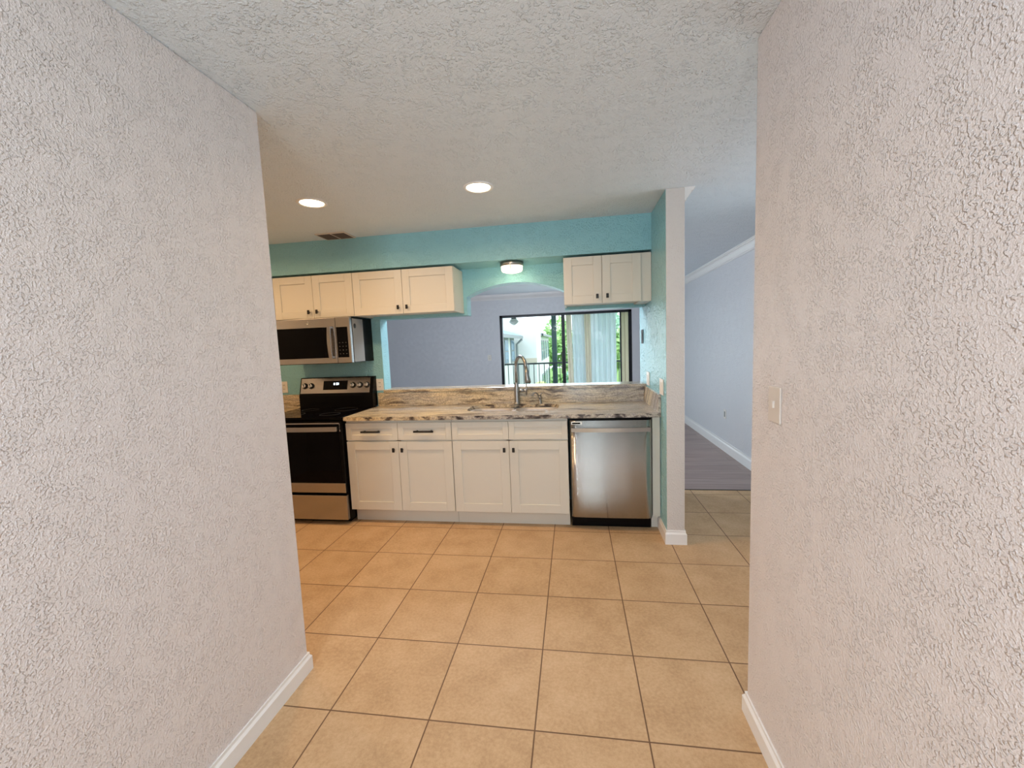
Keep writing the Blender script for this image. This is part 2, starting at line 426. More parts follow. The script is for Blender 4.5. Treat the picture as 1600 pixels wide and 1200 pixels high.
# entry door of the hall, behind the viewer: two glazed leaves
d = MB()
for x0, x1 in ((DX0, DX0+.06), ((DX0+DX1)/2-.03, (DX0+DX1)/2+.03), (DX1-.06, DX1)): d.box(x0, x1, YH-.08, YH-.03, 0, DZ)
d.box(DX0, DX1, YH-.08, YH-.03, DZ-.06, DZ); d.box(DX0, DX1, YH-.08, YH-.03, 0, .12)
door2 = struct(d.build('door_2', M_trim, origin=(0, YH, 0)))
d = MB(); d.box(DX0+.06, DX1-.06, YH-.058, YH-.052, .12, DZ-.06); d.build('pane', M_glass, door2)

# ------------------------------------------------------------------ cabinets
def shaker(mb_name, x0, x1, yf, z0, z1, parent, rail=.057, t=.019):
    """a frame-and-panel front whose face stands at y = yf"""
    b = MB(); y1 = yf+t; e = .0015
    b.box(x0, x0+rail, yf, y1, z0, z1, e, 1); b.box(x1-rail, x1, yf, y1, z0, z1, e, 1)
    b.box(x0+rail, x1-rail, yf, y1, z1-rail, z1, e, 1); b.box(x0+rail, x1-rail, yf, y1, z0, z0+rail, e, 1)
    b.box(x0+rail-.002, x1-rail+.002, yf+.009, y1-.002, z0+rail-.002, z1-rail+.002)
    return b.build(mb_name, M_cab, parent)
def knob(x, y, z, parent):
    b = MB()
    b.tube([(x, y, z), (x, y-.018, z)], .005, 10)
    b.box(x-.010, x+.010, y-.028, y-.018, z-.018, z+.018, .003)
    return b.build('knob', M_knob, parent)
def pull(x, y, z, parent, w=.165):
    b = MB()
    b.tube([(x-w/2, y-.03, z), (x+w/2, y-.03, z)], .0078, 10)
    for s in (-1, 1): b.tube([(x+s*w*.36, y, z), (x+s*w*.36, y-.03, z)], [.008, .0055], 10)
    return b.build('pull', M_knob, parent)

CY = .06      # front face of the base cabinet boxes
DY = .041     # front face of their doors
def base_cabinet(x0, x1, label, pulls=True, n=2):
    r = thing('base_cabinet', ((x0+x1)/2, .36, 0), label, 'cabinet', 'white base cabinets under the counter')
    b = MB(); t = .018
    ztop = .879
    b.box(x0, x0+t, CY, .655, .115, ztop); b.box(x1-t, x1, CY, .655, .115, ztop)
    b.box(x0+t, x1-t, CY, .64, .115, .133); b.box(x0+t, x1-t, .64, .655, .115, ztop)
    # face frame
    b.box(x0+t, x1-t, CY, CY+.018, .855, ztop); b.box(x0+t, x1-t, CY, CY+.018, .69, .715); b.box((x0+x1)/2-.02, (x0+x1)/2+.02, CY, CY+.018, .133, .855)
    b.build('carcass', M_cab, r)
    b = MB(); b.box(x0, x1, .119, .135, 0, .115); b.build('toe_kick', M_cab, r)
    w = (x1-x0)/n
    for i in range(n):
        a, c = x0+i*w+.0015, x0+(i+1)*w-.0015
        dr = shaker('drawer' if pulls else 'drawer_front', a, c, DY, .714, .858, r, .045 if not pulls else .045)
        if pulls: pull((a+c)/2, DY+.009, .787, dr)
        do = shaker('door', a, c, DY, .122, .703, r, .07)
        kx = c-.035 if i % 2 == 0 else a+.035
        knob(kx, DY, .636, do)
    return r
base_cabinet(-1.703, -.7975, 'white base cabinet beside the range, two drawers with black bar pulls')
base_cabinet(-.7945, .122, 'white sink base cabinet beside the dishwasher, drawer fronts without pulls', pulls=False)
base_cabinet(-3.095, -2.49, 'white base cabinet at the far side of the range, in the kitchen corner', n=1)

def upper_cabinet(x0, x1, label, filler=0, yf=.345, z0=1.755, z1=2.132):
    r = thing('wall_cabinet', ((x0+x1)/2, .5, z0), label, 'cabinet', 'white wall cabinets under the soffit')
    b = MB(); t = .016; yb = yf+.021; y1 = YB-.003
    b.box(x0, x0+t, yb, y1, z0, z1); b.box(x1-t, x1, yb, y1, z0, z1)
    b.box(x0+t, x1-t, yb, y1, z1-t, z1); b.box(x0+t, x1-t, yb, y1, z0+.012, z0+.028); b.box(x0+t, x1-t, y1-.006, y1, z0+.028, z1-t)
    b.box(x0+t, x1-t, yb, yb+.018, z0, z0+.03)
    b.build('carcass', M_cab, r)
    w = (x1-x0)/2
    for i in range(2):
        a, c = x0+i*w+.0015, x0+(i+1)*w-.0015
        do = shaker('door', a, c, yf, z0+.002, z1-.002, r, .066)
        knob(c-.038 if i == 0 else a+.038, yf, z0+.056, do)
    if filler:
        b = MB(); b.box(x1, x1+filler, yf+.012, yf+.034, z0, z1, .001, 1); b.box(x1, x1+filler, yf+.034, y1, z0, z0+.012)
        b.build('filler_panel', M_cab, r)
    return r
upper_cabinet(-2.482, -1.7175, 'white two-door wall cabinet directly above the microwave')
upper_cabinet(-1.7155, -.806, 'widest white two-door wall cabinet, between the microwave cabinet and the arch')
upper_cabinet(.117, .724, 'white two-door wall cabinet in the corner above the dishwasher', filler=.078)
upper_cabinet(-3.095, -2.4845, 'white wall cabinet in the kitchen corner at the left of the microwave cabinet')

b = MB(); b.box(.746, .800, .05, .10, .115, .879); b.box(.746, .800, .119, .14, 0, .115)
b.box(.770, .800, .10, .64, .115, .879)
tag(b.build('filler_panel', M_cab, origin=(.772, .1, 0)), 'narrow white filler panel between the dishwasher and the teal wall', 'panel')

# ------------------------------------------------------------------ countertop, splash, ledge
CT, CB = .911, .881
def rrect(x0, x1, y0, y1, r, n=8):
    out = []
    for (px, py, a) in ((x1-r, y1-r, 0), (x0+r, y1-r, 90), (x0+r, y0+r, 180), (x1-r, y0+r, 270)):
        for i in range(n+1):
            t = math.radians(a + 90*i/n); out.append((px + r*math.cos(t), py + r*math.sin(t)))
    return out
SK = (-.735, .045, .225, .60)
def slab_with_hole(outer, hole, z0, z1):
    b = MB(); bm = b.bm
    tops = []
    for z in (z1, z0):
        es = []; loops = []
        for lp in (outer, hole):
            vs = [bm.verts.new((x, y, z)) for x, y in lp]; loops.append(vs)
            es += [bm.edges.new((vs[i], vs[(i+1) % len(vs)])) for i in range(len(vs))]
        bmesh.ops.triangle_fill(bm, edges=es, use_beauty=True)
        tops.append(loops)
    for k in (0, 1):
        A, B = tops[0][k], tops[1][k]
        for i in range(len(A)): bm.faces.new((A[i], A[(i+1) % len(A)], B[(i+1) % len(B)], B[i]))
    return b
b = slab_with_hole([(-1.705, .02), (.802, .02), (.802, .658), (-1.705, .658)], rrect(*SK, .11), CB, CT)
tag(b.build('countertop', M_granite, mats=GR, origin=(-.45, .34, CB)), 'long brown veined granite countertop with an undermount sink cutout', 'countertop')
b = MB(); b.box(-3.098, -2.485, .02, .658, CB, CT, .002)
tag(b.build('countertop', M_granite, mats=GR, origin=(-2.79, .34, CB)), 'short piece of brown granite countertop at the far side of the range', 'countertop')
b = MB(); b.box(-1.70, .784, .640, .659, CT, LEDGE-.001, .001)
tag(b.build('backsplash', M_granite, origin=(-.45, .65, CT)), 'long low granite backsplash behind the sink below the bar ledge', 'backsplash')
b = MB(); b.box(-3.098, -2.49, .640, .659, CT, LEDGE, .001)
tag(b.build('backsplash', M_granite, origin=(-2.79, .65, CT)), 'short granite backsplash under the wall outlet at the far side of the range', 'backsplash')
b = MB(); b.box(.785, .803, .022, .659, CT, 1.048, .001)
tag(b.build('backsplash', M_granite, origin=(.794, .34, CT)), 'granite side splash running along the teal wall at the counter end', 'backsplash')
b = MB(); b.box(OX0+.002, .803, .627, .855, LEDGE, 1.068, .004)
tag(b.build('bar_ledge', M_granite, origin=(-.42, .74, LEDGE)), 'dark edged granite bar ledge along the arched pass-through', 'ledge')

# ------------------------------------------------------------------ sink and taps
sk = thing('kitchen_sink', (-.345, .41, .70), 'undermount stainless double bowl sink in the granite counter', 'sink')
def bowl(x0, x1, y0, y1, depth):
    b = MB(); bm = b.bm; zt = CB-.001
    loops = []
    for ins, z, r in ((-.018, zt, .11), (0, zt, .10), (.006, zt-.02, .095), (.012, zt-depth+.03, .085), (.03, zt-depth+.006, .07), (.06, zt-depth, .05)):
        loops.append([bm.verts.new((x, y, z)) for x, y in rrect(x0+ins, x1-ins, y0+ins, y1-ins, r, 8)])
    for A, B in zip(loops, loops[1:]):
        for i in range(len(A)): bm.faces.new((A[i], A[(i+1) % len(A)], B[(i+1) % len(B)], B[i])).smooth = True
    bm.faces.new(loops[-1])
    o = b.build('bowl', M_sink, sk)
    so = o.modifiers.new('thick', 'SOLIDIFY'); so.thickness = .002; so.offset = -1
    b = MB(); b.lathe(((x0+x1)/2, (y0+y1)/2, zt-depth+.001), [(0, .001), (.02, .001), (.03, .003), (.043, .004), (.045, 0)], 24)
    b.build('drain', M_nickel, sk)
bowl(-.722, -.362, .238, .588, .18); bowl(-.328, .032, .238, .588, .18)

fx, fy = -.338, .612
fa = thing('kitchen_faucet', (fx, fy, CT), 'tall brushed nickel gooseneck faucet behind the sink', 'faucet')
b = MB(); b.lathe((fx, fy, CT), [(0, 0), (.032, 0), (.032, .006), (.026, .012), (.024, .03), (.024, .12), (.021, .15), (.020, .185), (.015, .20)], 24)
b.build('faucet_body', M_nickel, fa)
pts = [(fx, fy, CT+.19), (fx, fy, CT+.30), (fx+.002, fy-.002, CT+.345)]
dx, dy = .105, -.13
for i in range(1, 11):
    t = PI*.94*i/10
    pts.append((fx + dx*(1-math.cos(t))/2, fy + dy*(1-math.cos(t))/2, CT+.345 + .088*math.sin(t)))
pts.append((fx+dx*1.03, fy+dy*1.03, CT+.325))
b = MB(); b.tube(pts, .0148, 14); b.build('spout', M_nickel, fa)
hx, hy = fx+dx*1.03, fy+dy*1.03
b = MB(); b.tube([(hx, hy, CT+.33), (hx+.004, hy-.004, CT+.29), (hx+.010, hy-.010, CT+.235), (hx+.014, hy-.013, CT+.205)], [.016, .019, .025, .0265], 16)
sh = b.build('spray_head', M_nickel, fa)
b = MB(); b.tube([(hx+.014, hy-.013, CT+.207), (hx+.0145, hy-.0135, CT+.201)], .021, 16); b.build('nozzle', M_darkplastic, sh)
b = MB(); b.tube([(fx+.015, fy, CT+.122), (fx+.07, fy-.008, CT+.122)], .0135, 16)
b.tube([(fx+.07, fy-.008, CT+.122), (fx+.095, fy-.012, CT+.122)], [.0135, .010], 16)
lv = b.build('handle', M_nickel, fa)
b = MB(); b.tube([(fx+.088, fy-.011, CT+.085), (fx+.092, fy-.011, CT+.122), (fx+.09, fy-.011, CT+.185)], [.006, .007, .005], 12); b.build('lever', M_nickel, lv)

tx, ty = -.128, .612
st = thing('water_tap', (tx, ty, CT), 'small chrome drinking water tap at the right of the gooseneck faucet', 'faucet')
b = MB(); b.lathe((tx, ty, CT), [(0, 0), (.019, 0), (.019, .006), (.012, .012), (.0115, .05), (.014, .055), (.014, .07), (0, .072)], 20)
b.build('tap_body', M_nickel, st)
p = [(tx, ty, CT+.04)]
for i in range(9):
    t = PI*.85*i/8
    p.append((tx-.012-.05*(1-math.cos(t))/2*1.2, ty-.03*(1-math.cos(t))/2, CT+.055+.045*math.sin(t)))
b = MB(); b.tube(p, .007, 10); b.build('spout', M_nickel, st)
b = MB(); b.tube([(tx, ty, CT+.068), (tx+.008, ty-.002, CT+.084), (tx+.022, ty-.004, CT+.096)], [.008, .006, .005], 10); b.build('lever', M_nickel, st)

# ------------------------------------------------------------------ dishwasher
dw = thing('dishwasher', (.437, .35, 0), 'stainless steel dishwasher under the right end of the counter', 'dishwasher')
b = MB(); b.box(.134, .741, .07, .63, .10, .872); b.box(.139, .737, .045, .07, .866, .872); b.build('tub_housing', M_black, dw)
# door: slightly bowed outward across its width
b = MB(); bm = b.bm; x0, x1, z0, z1 = .1385, .7365, .106, .861; n = 24
F = []; 
for i in range(n+1):
    u = i/n; x = x0+(x1-x0)*u; y = .026 - .0035*(1-(2*u-1)**4) - .0025*math.sin(PI*u)
    if i in (0, n): y = .040
    F.append((x, y))
b.prism(F + [(x1, .069), (x0, .069)], 'z', z0, z1)
dd = b.build('door', M_steelv, dw)
for pz in dd.data.polygons: pz.use_smooth = abs(pz.normal.z) < .5 and pz.normal.y < -.5
b = MB()
hp = []
for i in range(17):
    u = i/16; hp.append((.150+.572*u, -.028 - .016*math.sin(PI*u)))
b.prism(hp + [(x, y+.012) for x, y in hp[::-1]], 'z', .785, .815)
b.box(.150, .166, -.02, .028, .787, .813, .002); b.box(.706, .722, -.02, .028, .787, .813, .002)
b.build('handle', M_steel, dd)
b = MB(); b.box(.150, .232, .0165, .0215, .832, .854, .001); b.build('badge', mat('badge_white', (.82, .84, .84), .3), dd)['label'] = 'pale badge with a black strip'
b = MB(); b.box(.157, .218, .0155, .0185, .837, .848); b.build('badge_strip', M_black, dd)
b = MB(); b.box(.139, .737, .10, .12, .004, .10); b.build('toe_kick', M_black, dw)

# ------------------------------------------------------------------ range
RX0, RX1 = -2.474, -1.712
rg = thing('electric_range', ((RX0+RX1)/2, .33, 0), 'black and stainless electric range between the counters', 'range')
b = MB(); b.box(RX0, RX1, .035, .655, .03, .895); b.box(RX0+.03, RX1-.03, .08, .63, 0, .03); b.build('range_body', M_black, rg)
b = MB(); b.box(RX0-.002, RX1+.002, .0, .60, .895, .918, .005); ck = b.build('cooktop', M_glassblack, rg)
Mring = mat('burner_ring', (.05, .05, .052), .25)
for (bx, by, br_) in ((RX0+.2, .17, .105), (RX1-.2, .17, .085), (RX0+.2, .43, .075), (RX1-.2, .43, .10)):
    b = MB(); b.lathe((bx, by, .9182), [(br_-.004, 0), (br_-.004, .0004), (br_, .0004), (br_, 0)], 40); b.build('burner', Mring, ck)
# back guard with slanted stainless control panel
b = MB(); b.prism([(.56, .918), (.655, .918), (.655, 1.205), (.612, 1.205), (.56, 1.03)], 'x', RX0, RX1)
bg = b.build('back_guard', M_black, rg)
def onpanel(x, z, off=0):
    t = (z-1.03)/(1.205-1.03); return (x, .56 + .052*t - off, z)
def pbox(b, x0, x1, z0, z1, o0, o1):
    v = []
    for off in (o0, o1):
        v.append([b.bm.verts.new(onpanel(x, z, off)) for x, z in ((x0, z0), (x1, z0), (x1, z1), (x0, z1))])
    A, B = v
    b.bm.faces.new(A[::-1]); b.bm.faces.new(B)
    for i in range(4): b.bm.faces.new((A[i], A[(i+1) % 4], B[(i+1) % 4], B[i]))
b = MB(); pbox(b, RX0+.012, RX1-.032, 1.056, 1.198, 0, .004); cp = b.build('control_panel', M_steel, bg)
b = MB(); pbox(b, -2.225, -1.975, 1.088, 1.172, .004, .006); dp = b.build('display', M_glassblack, cp)
b = MB()
def seg(x, z, w, h): pbox(b, x, x+w, z, z+h, .006, .0068)
for k, dgt in enumerate(('c', '8', '1')):
    x = -2.118 + k*.022 + (.006 if k else 0); z = 1.132
    if dgt == 'c':
        for sx, sz, sw, sh_ in ((0, .004, .004, .012), (.002, 0, .012, .004), (.002, .016, .012, .004), (.011, .004, .004, .012)): seg(x+sx, z+sz, sw, sh_)
    if dgt == '8':
        for sz in (0, .009, .018): seg(x, z+sz, .012, .003)
        for sx in (0, .009): seg(x+sx, z, .003, .021)
    if dgt == '1': seg(x, z, .003, .021)
b.build('clock_digits', M_digit, bg)['label'] = 'lit clock digits'
for kx in (-2.42, -2.352, -1.918, -1.846, -1.775):
    c = Vector(onpanel(kx, 1.127, .004)); nrm = Vector((0, -.958, .285))
    b = MB(); b.tube([c, c+nrm*.004], .029, 24); kn = b.build('knob', M_knob, cp)
    b = MB(); b.tube([c+nrm*.004, c+nrm*.024, c+nrm*.027], [.0235, .021, .018], 24)
    p2 = c+nrm*.03; b.tube([p2+Vector((-.004, .003, .014)), p2+Vector((.004, -.003, -.014))], .0045, 8); b.build('knob_cap', M_chrome, kn)
# oven door
b = MB(); b.box(RX0+.004, RX1-.004, .0, .034, .281, .882, .004); od = b.build('oven_door', M_black, rg)
b = MB(); b.box(RX0+.03, RX1-.03, -.003, .001, .375, .80); b.build('oven_window', M_glassblack, od)
b = MB(); b.box(RX0+.004, RX1-.004, -.004, .001, .281, .362, .001); w_ = b.build('door_band', M_steel, od); w_['label'] = 'stainless band'
b = MB(); b.box(RX0+.01, RX1-.012, -.004, .0, .862, .872); b.box(RX1-.018, RX1-.012, -.004, 0, .80, .872); b.box(RX0+.01, RX0+.016, -.004, 0, .80, .872); b.build('door_trim', M_steel, od)
b = MB(); hb = []
for i in range(13):
    u = i/12; hb.append((RX0+.025 + (RX1-RX0-.05)*u, -.045-.014*math.sin(PI*u)))
b.prism(hb + [(x, y+.014) for x, y in hb[::-1]], 'z', .808, .846)
for hx_ in (RX0+.03, RX1-.05): b.box(hx_, hx_+.02, -.04, .0, .812, .842)
b.build('handle', M_steel, od)
b = MB(); b.box(RX0+.004, RX1-.004, -.002, .034, .045, .256, .003); b.build('drawer', M_steel, rg)

# ------------------------------------------------------------------ microwave
MX0, MX1, MZ0, MZ1, MY = -2.479, -1.722, 1.352, 1.748, .262
mw = thing('microwave', ((MX0+MX1)/2, .46, MZ0), 'stainless over-the-range microwave with black window', 'microwave')
b = MB(); b.box(MX0, MX1, .30, .655, MZ0, MZ1); b.box(MX0+.01, MX1-.01, .28, .30, MZ0-.004, MZ1); b.build('housing', M_black, mw)
sx = -1.857
b = MB(); b.box(MX0, sx-.0015, MY, .298, MZ0, MZ1, .004); md = b.build('door', M_steel, mw)
b = MB(); b.box(MX0+.045, sx-.075, MY-.002, MY+.002, 1.40, 1.668, .001); b.build('door_window', M_glassblack, md)
b = MB(); zz = [(1.392 + (1.672-1.392)*i/12) for i in range(13)]
hp = [(MY-.028-.014*math.sin(PI*i/12), z) for i, z in enumerate(zz)]
b.prism(hp + [(y+.012, z) for y, z in hp[::-1]], 'x', sx-.062, sx-.032)
for z in (1.397, 1.655): b.box(sx-.06, sx-.034, MY-.026, MY, z, z+.014)
b.build('handle', M_steel, md)
b = MB(); b.lathe((-2.115, MY-.001, 1.708), [(.0, 0), (.011, 0), (.013, -.0015), (.015, 0)], 24, 'y'); b.build('badge', M_nickel, md)['label'] = 'round embossed badge'
b = MB(); b.box(sx+.0015, MX1, MY, .298, MZ0, MZ1, .004); mc = b.build('control_side', M_steel, mw)
b = MB(); b.box(sx+.008, MX1-.024, MY-.002, MY+.002, 1.40, 1.664, .001); kp = b.build('control_panel', M_glassblack, mc)
b = MB()
Mkey = mat('key_print', (.10, .10, .105), .4)
for i in range(4):
    for k in range(3):
        b = MB(); b.box(sx+.026+k*.03, sx+.036+k*.03, MY-.0026, MY-.0018, 1.43+i*.032, 1.434+i*.032); b.build('key', Mkey, kp)
b = MB(); b.box(MX1-.0005, MX1+.0015, .305, .485, 1.357, 1.735); ss = b.build('side_patch', M_gray, mw); ss['label'] = 'grey patch on the side'  # grey rectangle over the black side, with a dark disc on it
b = MB(); b.lathe((MX1+.0014, .345, 1.672), [(0, .003), (.018, .003), (.022, 0)], 20, 'x'); b.build('round_spot', M_darkplastic, ss)

# ------------------------------------------------------------------ lights on the ceiling
def can_light(x, y, label):
    r = thing('recessed_light', (x, y, ZC), label, 'light', 'recessed ceiling lights in the kitchen')
    b = MB(); b.lathe((x, y, ZC), [(.094, 0), (.094, -.004), (.090, -.007), (.078, -.006), (.074, -.002), (.074, 0)], 40); b.build('trim_ring', M_trim, r)
    b = MB(); b.lathe((x, y, ZC-.001), [(0, -.003), (.05, -.003), (.074, -.001), (.074, 0)], 40); b.build('lens', M_lens, r)
    l = bpy.data.lights.new('recessed_lamp', 'AREA'); l.shape = 'DISK'; l.size = .14; l.energy = CAN_W*(1.1 if x < -2 else 1); l.color = CAN_C; l.spread = math.radians(165)
    lo = bpy.data.objects.new('recessed_lamp', l); COL.objects.link(lo); lo.parent = r; lo.location = (0, 0, -.012)
CAN_W, CAN_C = 9.3, (1, .61, .29)
can_light(-1.49, -.495, 'lit round recessed light above the range end of the kitchen')
can_light(-2.605, -.505, 'lit round recessed light farthest from the pillar, at the range side corner')
can_light(-.375, -.482, 'lit round recessed light in front of the arch and sink')

sx_, sy_ = -.322, .49
sl = thing('ceiling_light', (sx_, sy_, 2.152), 'small lit flush-mount light under the teal soffit above the arch', 'light')
b = MB(); b.lathe((sx_, sy_, 2.152), [(0, 0), (.10, 0), (.10, -.034), (.096, -.036), (.093, -.034), (.093, -.002)], 40); b.build('metal_band', M_nickel, sl)
b = MB(); b.lathe((sx_, sy_, 2.12), [(.092, 0), (.092, -.03), (.085, -.045), (.06, -.054), (0, -.057)], 40); gl = b.build('glass_shade', M_lens2, sl)
b = MB()
for k in range(3):
    b = MB(); t = 2*PI*k/3 - PI/2; b.box(sx_+.097*math.cos(t)-.004, sx_+.097*math.cos(t)+.004, sy_+.097*math.sin(t)-.004, sy_+.097*math.sin(t)+.004, 2.085, 2.135, .001); b.build('clip', M_nickel, sl)
l = bpy.data.lights.new('soffit_lamp', 'POINT'); l.energy = 1.8; l.color = (1, .86, .52); l.shadow_soft_size = .06
lo = bpy.data.objects.new('soffit_lamp', l); COL.objects.link(lo); lo.parent = sl; lo.location = (0, -.02, -.115)

vn = thing('ceiling_vent', (-1.785, .262, ZC), 'brown two-section air vent in the ceiling by the soffit', 'vent')
b = MB(); b.box(-1.92, -1.65, .165, .352, ZC-.008, ZC, .002); b.build('vent_frame', M_ventrim, vn)
for x0, x1 in ((-1.905, -1.792), (-1.778, -1.665)):
    b = MB(); b.box(x0, x1, .180, .338, ZC-.0085, ZC-.004); g = b.build('vent_opening', M_vent, vn)
    b = MB()
    for i in range(7): b.box(x0+.002, x1-.002, .188+i*.021, .196+i*.021, ZC-.0105, ZC-.0086)
    b.build('grille', M_slot, g)

# ------------------------------------------------------------------ plates on the walls
def plate_y(x, z, w, label, kind, cat, m=M_plate, y=YB):
    """plate on a wall that faces -y"""
    r = thing(kind, (x, y, z-.057), label, cat)
    b = MB(); b.box(x-w/2, x+w/2, y-.006, y, z-.057, z+.057, .002); b.build('cover_plate', m, r)
    for dz in (-.02, .02):
        b = MB(); b.box(x-.016, x+.016, y-.008, y-.005, z+dz-.014, z+dz+.014, .003); s = b.build('socket', m, r)
        b = MB(); b.box(x-.008, x-.005, y-.0088, y-.0079, z+dz-.004, z+dz+.006); b.box(x+.005, x+.008, y-.0088, y-.0079, z+dz-.004, z+dz+.006); b.build('slot', M_dark, s)
    return r
plate_y(-2.70, 1.117, .075, 'cream wall outlet at the far side of the range', 'wall_outlet', 'outlet')
plate_y(-1.678, 1.117, .072, 'cream wall outlet beside the range, near the pass-through edge', 'wall_outlet', 'outlet')
plate_y(-1.474, 1.207, .075, 'white light switch on the far living room wall', 'light_switch', 'switch', y=YF)
def plate_x(x, sg, yc, zc, w, label, kind, cat, m=M_plate, gangs=1, hh=.057, m2=None):
    """plate on a wall that faces sg*x"""
    r = thing(kind, (x, yc, zc-hh), label, cat)
    a, c = sorted((x, x+sg*.006))
    b = MB(); b.box(a, c, yc-w/2, yc+w/2, zc-hh, zc+hh, .002); b.build('cover_plate', m, r)
    for g in range(gangs):
        y = yc + (g-(gangs-1)/2)*.046
        a, c = sorted((x+sg*.005, x+sg*.012))
        b = MB()
        if kind == 'light_switch': b.box(a, c, y-.006, y+.006, zc-.012, zc+.012, .002); b.build('toggle', m2 or m, r)
        else: b.box(x+min(sg*.005, sg*.008), x+max(sg*.005, sg*.008), y-.017, y+.017, zc-.034, zc+.034, .002); b.build('socket', m2 or m, r)
    return r
plate_x(XR, -1, .53, 1.12, .118, 'white double wall plate on the teal wall at the bar ledge end', 'wall_outlet', 'outlet', gangs=2)
plate_x(XR, -1, -.01, 1.108, .118, 'white double wall plate on the teal wall near the white pillar edge', 'wall_outlet', 'outlet', gangs=2)
plate_x(XR, -1, .81, 1.478, .10, 'dark wall control on the teal wall beyond the pass-through', 'wall_control', 'thermostat', m=M_darkplastic, hh=.062, m2=M_knob)
plate_x(HR, -1, -1.685, 1.232, .075, 'beige light switch on the textured wall at the right edge of the hall', 'light_switch', 'switch', m=M_plate2)
plate_x(LX, -1, 2.376, .475, .075, 'white wall outlet low on the living room wall', 'wall_outlet', 'outlet', m2=M_gray)

# ------------------------------------------------------------------ balcony and outdoors
b = MB(); b.box(-4.6, 2.6, YF+.15, 6.55, -.15, -.02)
struct(b.build('floor_balcony', mat('concrete', (.6, .6, .58), .8)))
b = MB(); b.box(-4.6, 2.6, YF+.15, 6.55, 2.22, 2.40)
struct(b.build('ceiling_balcony', mat('balcony_soffit', (.8, .82, .82), .7)))
# railing
rl = thing('balcony_railing', (-.6, 6.42, -.02), 'dark metal balcony railing outside the sliding door', 'railing')
b = MB(); b.box(-4.5, 2.5, 6.40, 6.44, .975, 1.01); b.build('top_rail', M_rail, rl)
b = MB(); b.box(-4.5, 2.5, 6.405, 6.435, .07, .10); b.build('bottom_rail', M_rail, rl)
for i in range(58):
    x = -4.45 + i*.12
    b = MB(); b.box(x-.008, x+.008, 6.412, 6.428, .10, .975); b.build('baluster', M_rail, rl)
b = MB(); b.box(-.30, -.19, 6.44, 6.55, -.02, 2.22, .004)
tag(b.build('balcony_post', M_post, origin=(-.245, 6.5, -.02)), 'dark green square post at the balcony railing', 'post')
# lantern
ln = thing('hanging_lantern', (-1.07, 5.8, 1.87), 'diamond shaped glass lantern hanging from the balcony ceiling', 'lantern')
b = MB(); b.tube([(-1.07, 5.8, 2.22), (-1.07, 5.8, 2.05)], .008, 8); b.lathe((-1.07, 5.8, 2.01), [(0, .06), (.03, .05), (.06, 0), (.055, -.01)], 20); b.build('lantern_cap', M_rail, ln)
b = MB(); b.lathe((-1.07, 5.8, 1.94), [(.045, .065), (.085, .03), (.105, .0), (.085, -.025), (.04, -.06), (0, -.075)], 10)
b.build('lantern_glass', mat('lantern_glass', (.55, .60, .60), .35), ln)
# curtains
def curtain(x0, x1, amp, waves, m, label, name='sheer_curtain', ph=0, y=5.26, taper=0):
    b = MB(); bm = b.bm; nx, nz = max(24, int(waves*10)), 10
    g = []
    for k in range(nz+1):
        v = k/nz; z = .02 + (2.2-.02)*v; row = []
        for i in range(nx+1):
            u = i/nx
            row.append(bm.verts.new((x0+(x1-x0)*u + taper*(1-v), y + amp*math.sin(2*PI*waves*u+ph)*(.7+.3*(1-v)) + .3*amp*math.sin(2*PI*waves*2.3*u+1), z)))
        g.append(row)
    for k in range(nz):
        for i in range(nx): bm.faces.new((g[k][i], g[k][i+1], g[k+1][i+1], g[k+1][i])).smooth = True
    o = b.build(name, m, origin=((x0+x1)/2, y, .02))
    so = o.modifiers.new('thick', 'SOLIDIFY'); so.thickness = .0015
    return tag(o, label, 'curtain', 'balcony curtains')
curtain(.045, .15, .02, 2, M_drape, 'narrow pale drape beside the middle stile of the sliding door', 'drape', taper=.04)
curtain(.16, .40, .02, 3, M_sheer, 'narrower pale blue sheer curtain, left of the beige drape', taper=.03)
curtain(.385, .535, .03, 2.5, M_drape, 'gathered beige drape between the two sheer curtains', 'drape', y=5.30, taper=.02)
curtain(.53, 1.02, .022, 5, M_sheer, 'wide pale blue sheer curtain beside the cream door jamb', ph=1)

M_gr = mat('lawn', (.16, .30, .07), .9)
b = MB(); b.box(-40, 40, 6.8, 70, -3.1, -3.0)
struct(b.build('ground', M_gr))

# neighbouring apartment building
M_stucco = mat('pale_stucco', (.70, .74, .74), .8)
M_stucco2 = mat('cream_stucco', (.60, .55, .46), .8)
M_roof = mat('pale_shingle', (.24, .36, .44), .8)
M_win = mat('blue_window', (.12, .25, .40), .12)
M_wt = mat('window_trim_grey', (.25, .28, .30), .6)
def wing(name, x0, x1, y0, y1, ze, label, roof_h=.9, over=.35, mt=M_stucco):
    r = thing(name, ((x0+x1)/2, (y0+y1)/2, -3), label, 'building', 'neighbouring apartment wings')
    b = MB(); b.box(x0, x1, y0, y1, -3, ze); b.build('building_wall', mt, r)
    b = MB(); bm = b.bm; o = over; i = 2.2
    A = [bm.verts.new(p) for p in ((x0-o, y0-o, ze), (x1+o, y0-o, ze), (x1+o, y1+o, ze), (x0-o, y1+o, ze))]
    B = [bm.verts.new(p) for p in ((x0+i, y0+i, ze+roof_h), (x1-i, y0+i, ze+roof_h), (x1-i, y1-i, ze+roof_h), (x0+i, y1-i, ze+roof_h))]
    bm.faces.new(A[::-1]); bm.faces.new(B)
    for k in range(4): bm.faces.new((A[k], A[(k+1) % 4], B[(k+1) % 4], B[k]))
    b.build('roof', M_roof, r)
    b = MB(); b.box(x0-o, x1+o, y0-o, y0-o+.05, ze-.12, ze); b.box(x1+o-.05, x1+o, y0-o, y1+o, ze-.12, ze); b.build('gutter', M_wt, r)
    return r
